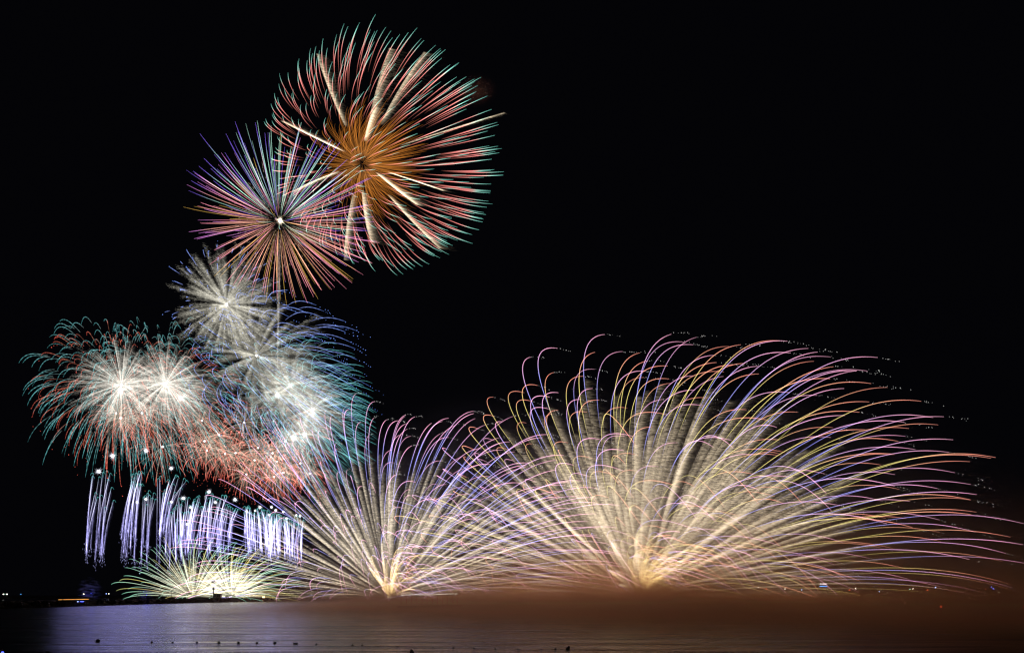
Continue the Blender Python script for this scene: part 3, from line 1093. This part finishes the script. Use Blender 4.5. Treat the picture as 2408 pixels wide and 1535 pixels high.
for i, (x, y, Rr, lab) in enumerate(reds):
    px, py = d3(x, y)
    rng = np.random.default_rng(100 + i)
    D = 680 + rng.uniform(-25, 25)
    k = mpp(D)
    c = at(px, py, D)
    root = thing('firework_burst', lab, 'firework', c, 'small red and silver bursts')
    ms, mr = MB(), MB()
    nd = 46 if i == 3 else 74
    for d in sphere_dirs(nd, rng):
        Rm = Rr * k * rng.uniform(.65, 1.15)
        u = np.linspace(.08, 1, 12)
        p = star_path(c, d, Rm, np.array([5 * k, 0, -13 * k]), u, 1.8, 2)
        b = rng.uniform(.5, 1.3)
        ms.tube(p[:8], SR * .5, np.array([.10, .085, .066]) * b * np.interp(u[:8], [0, .3, .75], [1., 1, .35])[:, None], 3)
        drift_sparks(ms, p[:9], 26, 1.6, .5, np.array([.036, .029, .022]) * b, rng, wind=(.6, 0, -.5), w=.3)
        s0 = rng.integers(5, 8)
        on = np.where(rng.uniform(size=12) > .35, 1, .25)
        mr.tube(p[s0:], SR * np.interp(u[s0:], [.4, .8, 1], [.5, .85, .3]), (ramp(u[s0:], [(.4, (.22, .10, .07)), (.7, (.50, .13, .095)), (1, (.46, .065, .045))]) * on[s0:, None] * b * .72), 3)
        for _ in range(rng.integers(0, 3)):
            e = p[-1] + np.array([rng.normal(0, 1.5), rng.normal(0, 1), -rng.uniform(0, 11)])
            mr.dots([e], .30, [(.30, .055, .035)])
    ms.build('silver_spray', FLAME, root, stuff=True)
    mr.build('red_spray', FLAME, root, stuff=True)
    glow_core(root, c, .8 if i in (6, 3, 1) else .6, (1.6, 1.5, 1.5), rng, 40, 3.0)

# ------------------------------------------------ lone white stars
c4 = lambda x, y: ((150 + x / 3.245) * .9885, (1080 + y / 3.245) * .9885)
stars = [(*d3(540, 1297), 1.9, 'bright white star high above the gap left of the second comet group'), (*d3(457, 1388), 1.9, 'bright white star above the leftmost comet group'),
         (*d3(735, 1267), 1.7, 'bright white star just left of the sparse spidery burst'), (*d3(884, 1370), 1.5, 'white star above the slanting comet group'),
         (*d3(1107, 1508), 1.5, 'white star under the left end of the red cloud'), (*c4(640, 347), 1.3, 'white star on top of the third comet group'),
         (*c4(572, 370), 1.0, 'small white star against the second comet group'), (*c4(928, 340), 1.5, 'white star over the left of the wide comet row'),
         (*c4(837, 368), 1.1, 'small white star beside the slanting comets'), (*c4(985, 410), 1.1, 'small white star on the tips of the wide comet row, left part'),
         (*c4(957, 540), 1.0, 'small white star low inside the wide comet row'), (*c4(1177, 370), 1.2, 'white star on the tips of the wide comet row, right part'),
         (*c4(1327, 350), 1.4, 'white star in the gap before the densest comet group'), (*c4(1420, 442), 1.1, 'white star leftmost over the densest comet group'),
         (*c4(1483, 435), .9, 'small white star second from left over the densest comet group'), (*c4(1520, 408), 1.3, 'bright white star third from left over the densest comet group'),
         (*c4(1590, 467), .9, 'small low white star near the middle of the densest comet group'), (*c4(1610, 408), 1.1, 'white star topmost above the middle of the densest comet group'),
         (*c4(1642, 433), 1.1, 'white star right of the topmost one above the densest comet group'), (*c4(1700, 445), 1.0, 'white star over the right half of the densest comet group'),
         (*c4(1725, 495), .9, 'small white star low over the right half of the densest comet group'), (*c4(1800, 470), .9, 'small white star, left of the last two over the densest comet group'),
         (*c4(1830, 477), .9, 'small white star rightmost over the densest comet group')]
for i, (px, py, s, lab) in enumerate(stars):
    rng = np.random.default_rng(200 + i)
    c = at(px, py, 670)
    root = thing('star', lab, 'firework star', c, 'lone white stars')
    glow_core(root, c, .62 * s, (1.7, 1.75, 2.0), rng, 80, 3.0 * s)

# ------------------------------------------------ blue-white comet groups
groups = [((178, 330), (215, 390), 13, (130, 420), (700, 800), 'leftmost blue-white comet group, well apart from the others'),
          ((450, 560), (520, 612), 15, (140, 260), (600, 800), 'second blue-white comet group from the left, tall and dense'),
          ((602, 655), (610, 712), 9, (285, 400), (680, 830), 'narrow blue-white comet group right beside the second tall one'),
          ((722, 800), (725, 950), 13, (165, 330), (560, 860), 'slanting blue-white comet group fanning out to the right at its top'),
          ((790, 870), (800, 880), 9, (380, 560), (700, 870), 'low blue-white comet group just behind the slanting one'),
          ((880, 960), (880, 1010), 15, (340, 470), (640, 810), 'blue-white comet group at the left end of the wide row'),
          ((965, 1085), (1000, 1130), 15, (300, 430), (620, 780), 'blue-white comet group left of the middle of the wide row'),
          ((1090, 1200), (1120, 1270), 16, (305, 440), (620, 780), 'blue-white comet group right of the middle of the wide row'),
          ((1205, 1300), (1220, 1350), 12, (390, 480), (620, 740), 'faint blue-white comet group at the right end of the wide row'),
          ((1400, 1490), (1395, 1480), 15, (400, 500), (620, 740), 'blue-white comet group at the left of the densest curtain'),
          ((1500, 1585), (1490, 1580), 17, (420, 520), (650, 770), 'blue-white comet group left of the middle of the densest curtain'),
          ((1585, 1660), (1580, 1660), 20, (460, 540), (690, 780), 'brightest blue-white comet group in the middle of the densest curtain'),
          ((1660, 1750), (1660, 1750), 18, (470, 560), (700, 790), 'blue-white comet group right of the middle of the densest curtain'),
          ((1760, 1840), (1755, 1860), 15, (480, 590), (720, 840), 'blue-white comet group at the right end of the densest curtain')]
for i, (xb, xt, n, yt, yb, lab) in enumerate(groups):
    rng = np.random.default_rng(300 + i)
    D = 670
    k = mpp(D)
    pm = [at(*c4((xb[0] + xb[1]) / 2, yb[1]), D), 0]
    root = thing('comet_group', lab, 'firework comets', pm[0], 'blue-white comet groups')
    for j in range(n):
        q = (j + rng.uniform(.1, .9)) / n
        B = c4(xb[0] + (xb[1] - xb[0]) * np.clip(q + rng.normal(0, .3), 0, 1), yb[0] + (yb[1] - yb[0]) * rng.uniform(-.25, 1))
        T = c4(xt[0] + (xt[1] - xt[0]) * q, yt[0] + (yt[1] - yt[0]) * rng.uniform(0, 1) ** 1.3)
        dz = rng.uniform(-12, 12)
        p0, p1 = at(*B, D + dz), at(*T, D + dz)
        u = np.linspace(0, 1, 16)
        lean = (p1 - p0)[0]
        p = p0 + (p1 - p0) * u[:, None]
        p[:, 0] += -lean * .12 * np.sin(u * math.pi)
        m = MB()
        b = rng.choice([.4, .7, 1.0, 1.7], p=[.3, .3, .25, .15])
        col = ramp(u, [(0, (.004, .004, .025)), (.25, (.05, .05, .19)), (.5, (.36, .35, .58)), (.8, (.85, .84, 1.1)), (.95, (.55, .68, .9)), (1, (.10, .38, .38))]) * b
        m.tube(p, SR * np.interp(u, [0, .3, .7, 1], [.3, .5, .56, .35]), col)
        hk = np.linspace(0, 1, 8)
        sgn = 1 if rng.uniform() < .8 else -1
        h = p1 + np.stack([sgn * 4.2 * k * (1 - np.cos(hk * 2.2)), 0 * hk, 4.5 * k * np.sin(hk * 2.6) - 5 * k * hk ** 2], -1)
        m.tube(h, SR * np.interp(hk, [0, 1], [.7, .45]), ramp(hk, [(0, (.08, .30, .30)), (1, (.02, .12, .12))]))
        drift_sparks(m, p, 300, 2.6, .45, np.array([.034, .032, .068]) * b, rng, wind=(.1, 0, -1.6), w=.30, fade=([0, .15, .5, 1], [1.0, 1.2, .8, .25]), bias=1.3)
        nd = 9
        e = p0 + np.stack([rng.normal(0, 1.0, nd), rng.normal(0, 1, nd), -rng.uniform(0, 11, nd)], -1)
        m.sparks(e, e + [0.1, 0, -1.6], .22, np.array([.20, .20, .40]) * rng.uniform(.2, 1.2, (nd, 1)), tip=.4)
        m.build('comet', FLAME, root)


# ------------------------------------------------ ground fountains (fans of stars shot up from the water's edge)
def fountain(px, py, D, v0, n, kd, T, wind, t_plume, cols, label, seed, plume, plume_n, plume_len, elev=(3, 88), limit=100, twinkle=True, depth=.62,
             t_col=.32, vj=.075, pw=.33, tubew=.78, core_line=2.6, elev_pow=1.0, vcol=1.0, fingers=0, falling=0):
    rng = np.random.default_rng(seed)
    c = at(px, py, D)
    c[2] = max(c[2], 1.0)
    root = thing('firework_fountain', label, 'firework fountain', c)
    vt = np.array([wind, 0, -9.81 / kd])
    tr = []
    for i in range(n):
        s0, s1 = math.sin(R(elev[0])), math.sin(R(elev[1]))
        el = math.asin(s0 + (s1 - s0) * ((i + rng.uniform()) / n) ** elev_pow)
        az = (i * 2.39996 + rng.normal(0, .15)) % (2 * math.pi)
        d = np.array([math.cos(el) * math.cos(az), math.cos(el) * math.sin(az) * depth, math.sin(el)])
        v = d * v0 * rng.uniform(1 - vj, 1 + vj * .7)
        v = v * (1 + .13 * max(0.0, -d[0]) + .05 * max(0.0, d[0]))
        Te = T * rng.uniform(.88, 1.1)
        pos = lambda t: c + (v - vt) * ((1 - np.exp(-kd * t)) / kd)[:, None] + vt * t[:, None]
        m = MB()
        # silver plume
        low = np.interp(math.degrees(el), [2, 22], [.45, 1])
        tp = np.linspace(.015, t_plume * rng.uniform(.85, 1.15), 14)
        p = pos(tp)
        ok = p[:, 2] > .2
        p = p[ok]
        b = rng.uniform(.55, 1.3) * low
        if len(p) > 4:
            drift_sparks(m, p, plume_n, plume_len * rng.uniform(.7, 1.2), plume_len * .07, np.asarray(plume) * b, rng, wind=(1, 0, -.07), w=pw,
                         fade=([0, .12, .28, .5, .8, 1], [.01, .02, .13, .70, 1.15, .35]), grow=.35)
            if core_line:
                q = np.linspace(0, 1, len(p))
                m.tube(p, SR * .45, np.asarray(plume) * core_line * b * np.interp(q, [0, .12, .3, .6, .8, 1], [.01, .02, .26, .95, .5, .1])[:, None], 3)
        # coloured star trail
        tc = np.linspace(t_col * Te, Te, 26)
        p = pos(tc)
        ok = p[:, 2] > .25
        q = (tc - tc[0]) / (tc[-1] - tc[0])
        col = ramp(q, cols[rng.integers(0, len(cols))]) * rng.uniform(.5, .95) * vcol
        p, q, col = p[ok], q[ok], col[ok]
        if len(p) > 3:
            m.tube(p, SR * tubew * np.interp(q, [0, .15, .8, 1], [.3, .85, .9, .5]), col)
        if twinkle and rng.uniform() < .7:
            tt = Te + rng.uniform(0.02, .75, 8)
            pp = pos(tt) + rng.normal(0, .4, (8, 3))
            pp = pp[pp[:, 2] > .5]
            sprinkle(m, pp, rng, (.30, .29, .28), .30)
        if m.n:
            tr.append((seg_size(p) if len(p) > 1 else 0, m))
    # slower stars that arch over and fall back towards the water
    vf = np.array([wind * .45, 0, -9.81 / kd * 1.15])
    for i in range(falling):
        az = i * 2.39996 + .7
        el = R(rng.uniform(8, 75))
        d = np.array([math.cos(el) * math.cos(az), math.cos(el) * math.sin(az) * depth * 1.25, math.sin(el)])
        v = d * v0 * rng.uniform(.26, .85)
        Te = T * rng.uniform(.9, 1.7)
        tt = np.linspace(.02, Te, 40)
        p = c + (v - vf) * ((1 - np.exp(-kd * tt)) / kd)[:, None] + vf * tt[:, None]
        ok = p[:, 2] > .25
        p, q = p[ok], (tt / Te)[ok]
        if len(p) < 6:
            continue
        m = MB()
        b = rng.uniform(.15, .6)
        drift_sparks(m, p[:16], plume_n // 4, plume_len * .5, plume_len * .06, np.asarray(plume) * b, rng, wind=(1, 0, -.07), w=pw,
                     fade=([0, .15, .4, .8, 1], [.02, .08, .6, .6, .1]), grow=.35)
        m.tube(p[:18], SR * .4, np.asarray(plume) * core_line * b * np.interp(np.linspace(0, 1, len(p[:18])), [0, .2, .5, 1], [.02, .12, .7, .1])[:, None], 3)
        j = np.searchsorted(q, rng.uniform(.2, .32))
        if len(p) - j > 4:
            qq = np.linspace(0, 1, len(p) - j)
            m.tube(p[j:], SR * tubew * .85 * np.interp(qq, [0, .15, .85, 1], [.3, .85, .9, .5]), ramp(qq, cols[-1] if d[0] < 0 and rng.uniform() < .5 else cols[rng.integers(0, len(cols))]) * rng.uniform(.5, .95) * vcol * np.interp(qq, [0, .2], [.2, 1])[:, None])
        tr.append((seg_size(p), m))
    # short golden sprays round the mouth
    for i in range(fingers):
        az = i * 2.39996
        el = R(rng.uniform(35, 88))
        d = np.array([math.cos(el) * math.cos(az), math.cos(el) * math.sin(az) * depth, math.sin(el)])
        v = d * v0 * rng.uniform(.16, .46) * .8
        tt = np.linspace(.01, rng.uniform(1.2, 2.1), 16)
        p = c + (v - vt) * ((1 - np.exp(-kd * tt)) / kd)[:, None] + vt * tt[:, None]
        ok = p[:, 2] > .3
        p, q = p[ok], np.linspace(0, 1, 16)[ok]
        if len(p) < 5:
            continue
        m = MB()
        g_ = np.array([.105, .076, .034]) * rng.uniform(.3, 1.4)
        drift_sparks(m, p, 420, plume_len * .55, plume_len * .06, g_, rng, wind=(1, 0, -.1), w=pw, fade=([0, .2, .7, 1], [.15, .6, 1, .5]), grow=.3)
        m.tube(p, SR * .5, g_ * 6 * np.interp(q, [0, .3, .8, 1], [.1, .5, 1, .6])[:, None], 3)
        tr.append((seg_size(p), m))
        t3 = np.linspace(tt[-1], tt[-1] + rng.uniform(.8, 1.8), 12)
        p = c + (v - vt) * ((1 - np.exp(-kd * t3)) / kd)[:, None] + vt * t3[:, None]
        p = p[p[:, 2] > .3]
        if len(p) > 3:
            m.tube(p, SR * .75, ramp(np.linspace(.2, .9, len(p)), cols[i % len(cols)]) * .9)
    parts(root, tr, 'star_trail', limit)
    return root, c


BLPK = [(0, (.10, .09, .12)), (.10, (.24, .25, .72)), (.28, (.34, .33, .85)), (.42, (.70, .40, .74)), (.8, (.86, .36, .56)), (1, (.55, .26, .36))]
YEOR = [(0, (.12, .10, .06)), (.12, (.56, .49, .14)), (.36, (.74, .62, .20)), (.52, (.88, .42, .24)), (.8, (.85, .28, .20)), (1, (.55, .20, .15))]
GRN = [(0, (.32, .30, .22)), (.3, (.44, .54, .40)), (.6, (.30, .58, .42)), (1, (.12, .34, .24))]
GLD = [(0, (.32, .26, .14)), (.4, (.50, .40, .12)), (1, (.30, .34, .14))]

big, cb = fountain(1515, 1404, 690, 205, 265, .7, 3.95, 24, 1.6, [BLPK, YEOR], 'largest firework fountain, wide silver plumes ending in blue, yellow and pink arcs', 41,
                   (.039, .0315, .0215), 1800, 7.5, elev=(2, 86), fingers=44, falling=95)
mid, cm_ = fountain(918, 1407, 700, 167, 220, .72, 3.25, 12, 1.35, [BLPK], 'middle firework fountain, silver plumes ending in blue and pink arcs', 42,
                    (.052, .044, .033), 1200, 3.4, elev=(2, 86), fingers=36, falling=85)
gr1, cg1 = fountain(454, 1405, 640, 86, 105, 1.2, 1.9, 4, .6, [GRN, GRN, GRN, GLD], 'green and gold firework fountain low at the left of the breakwater', 43,
                    (.062, .058, .043), 160, 2.6, elev=(3, 85), twinkle=False, t_col=.07, limit=60, tubew=.8, vcol=.8)
gr2, cg2 = fountain(546, 1404, 645, 75, 105, 1.2, 1.9, 8, .6, [GRN, GLD, GLD], 'yellow green firework fountain beside the small white building', 44,
                    (.066, .061, .045), 170, 2.6, elev=(3, 85), twinkle=False, t_col=.07, limit=60, tubew=.8, vcol=.8)

# light the fireworks throw on the sea, the rocks and the smoke
for dx, dz, pw_ in ((-110, 30, .45e5), (-50, 55, .4e5), (0, 30, .8e5), (40, 75, .4e5), (90, 35, .7e5), (170, 30, .5e5)):
    point_light('fountain_fill_glow', cb + [dx, 25, dz], (1.0, .43, .14), pw_ * .29, 32, big)
for dx, dz, pw_ in ((-60, 35, .2e5), (0, 60, .3e5), (60, 35, .25e5)):
    point_light('fountain_fill_glow', cm_ + [dx, 25, dz], (1.0, .60, .34), pw_ * .18, 32, mid)
point_light('fountain_fill_glow', cg2 + [-10, -64, 16], (1.0, 1.0, .78), 1.2e3, 14, gr2)  # fill light set well ahead of the fountain, added to brighten the building front
for px, pw_ in ((205, .8), (310, 1.3), (430, .9), (590, .6), (685, .35)):
    p = at(px, 1262, 675)
    g = min((o for o in COL.objects if o.name.startswith('comet_group')), key=lambda o: abs(o.location.x - p[0]))
    point_light('comet_glow', p, (.40, .38, 1.0), 3.1e4 * pw_, 26, g)

# ------------------------------------------------ smoke
def smoke(name, c, rad, mat):
    m = MB()
    m.ball((0, 0, 0), 1.0, seg=24)
    o = m.build(name, mat, None)
    o.location = tuple(c)
    o.scale = rad
    o['kind'] = 'stuff'
    return o


BROWN = (.95, .64, .42)
smoke('smoke', (106, 372, 2), (240, 366, 42), smoke_material('brown_smoke', BROWN, .11, .010, hfall=3.4, thin=.018, absorb=.9, aniso=.65, lo=.38, hi=.66, edge=(1.0, .55), billow=(.5, 2.4)))
smoke('smoke', ((1285 - HX) / FPX * 600, 590, 20), (112, 78, 42), smoke_material('amber_smoke', BROWN, .030, .018, hfall=26.0, thin=.03, absorb=1.0, aniso=.6, lo=.42, hi=.64, edge=(1.0, .1)))
smoke('smoke', ((1560 - HX) / FPX * 900, 960, 60), (560, 170, 250), smoke_material('thin_veil', (.75, .75, .95), .012, .006, thin=0, absorb=0))
# wisps behind the breakwater, blue light partly put into their smoke colour, and a puff left by the big shell
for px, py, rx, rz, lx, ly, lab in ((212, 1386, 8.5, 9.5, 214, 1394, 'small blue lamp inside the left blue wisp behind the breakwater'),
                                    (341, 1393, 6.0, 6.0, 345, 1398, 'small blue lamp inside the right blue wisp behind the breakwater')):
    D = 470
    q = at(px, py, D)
    smoke('smoke', q, (rx, 7, rz), smoke_material('blue_light_tint_wisp', (.5, .55, .98), .2, .42, thin=0, absorb=0, lo=.5, hi=.66, edge=(1.0, .1), base=0.0))
    lr = small_lamp(lx, ly, D + 2, .16, L_BLUE, lab, 'blue lamps in the wisps', 2.5)
    point_light('wisp_light', at(lx, ly, D + 2), (.03, .05, 1.0), 260, 2.5, lr)
q = at(1118, 212, 745)
smoke('smoke', q, (26, 16, 17), smoke_material('red_puff', (.8, .45, .35), .03, .03, thin=0, absorb=0, lo=.4, hi=.7, edge=(1.0, .0)))
root = COL.objects['firework_burst']
point_light('burst_glow', ORG[root.name], (1.0, .5, .3), 1.0e5, 30, root)
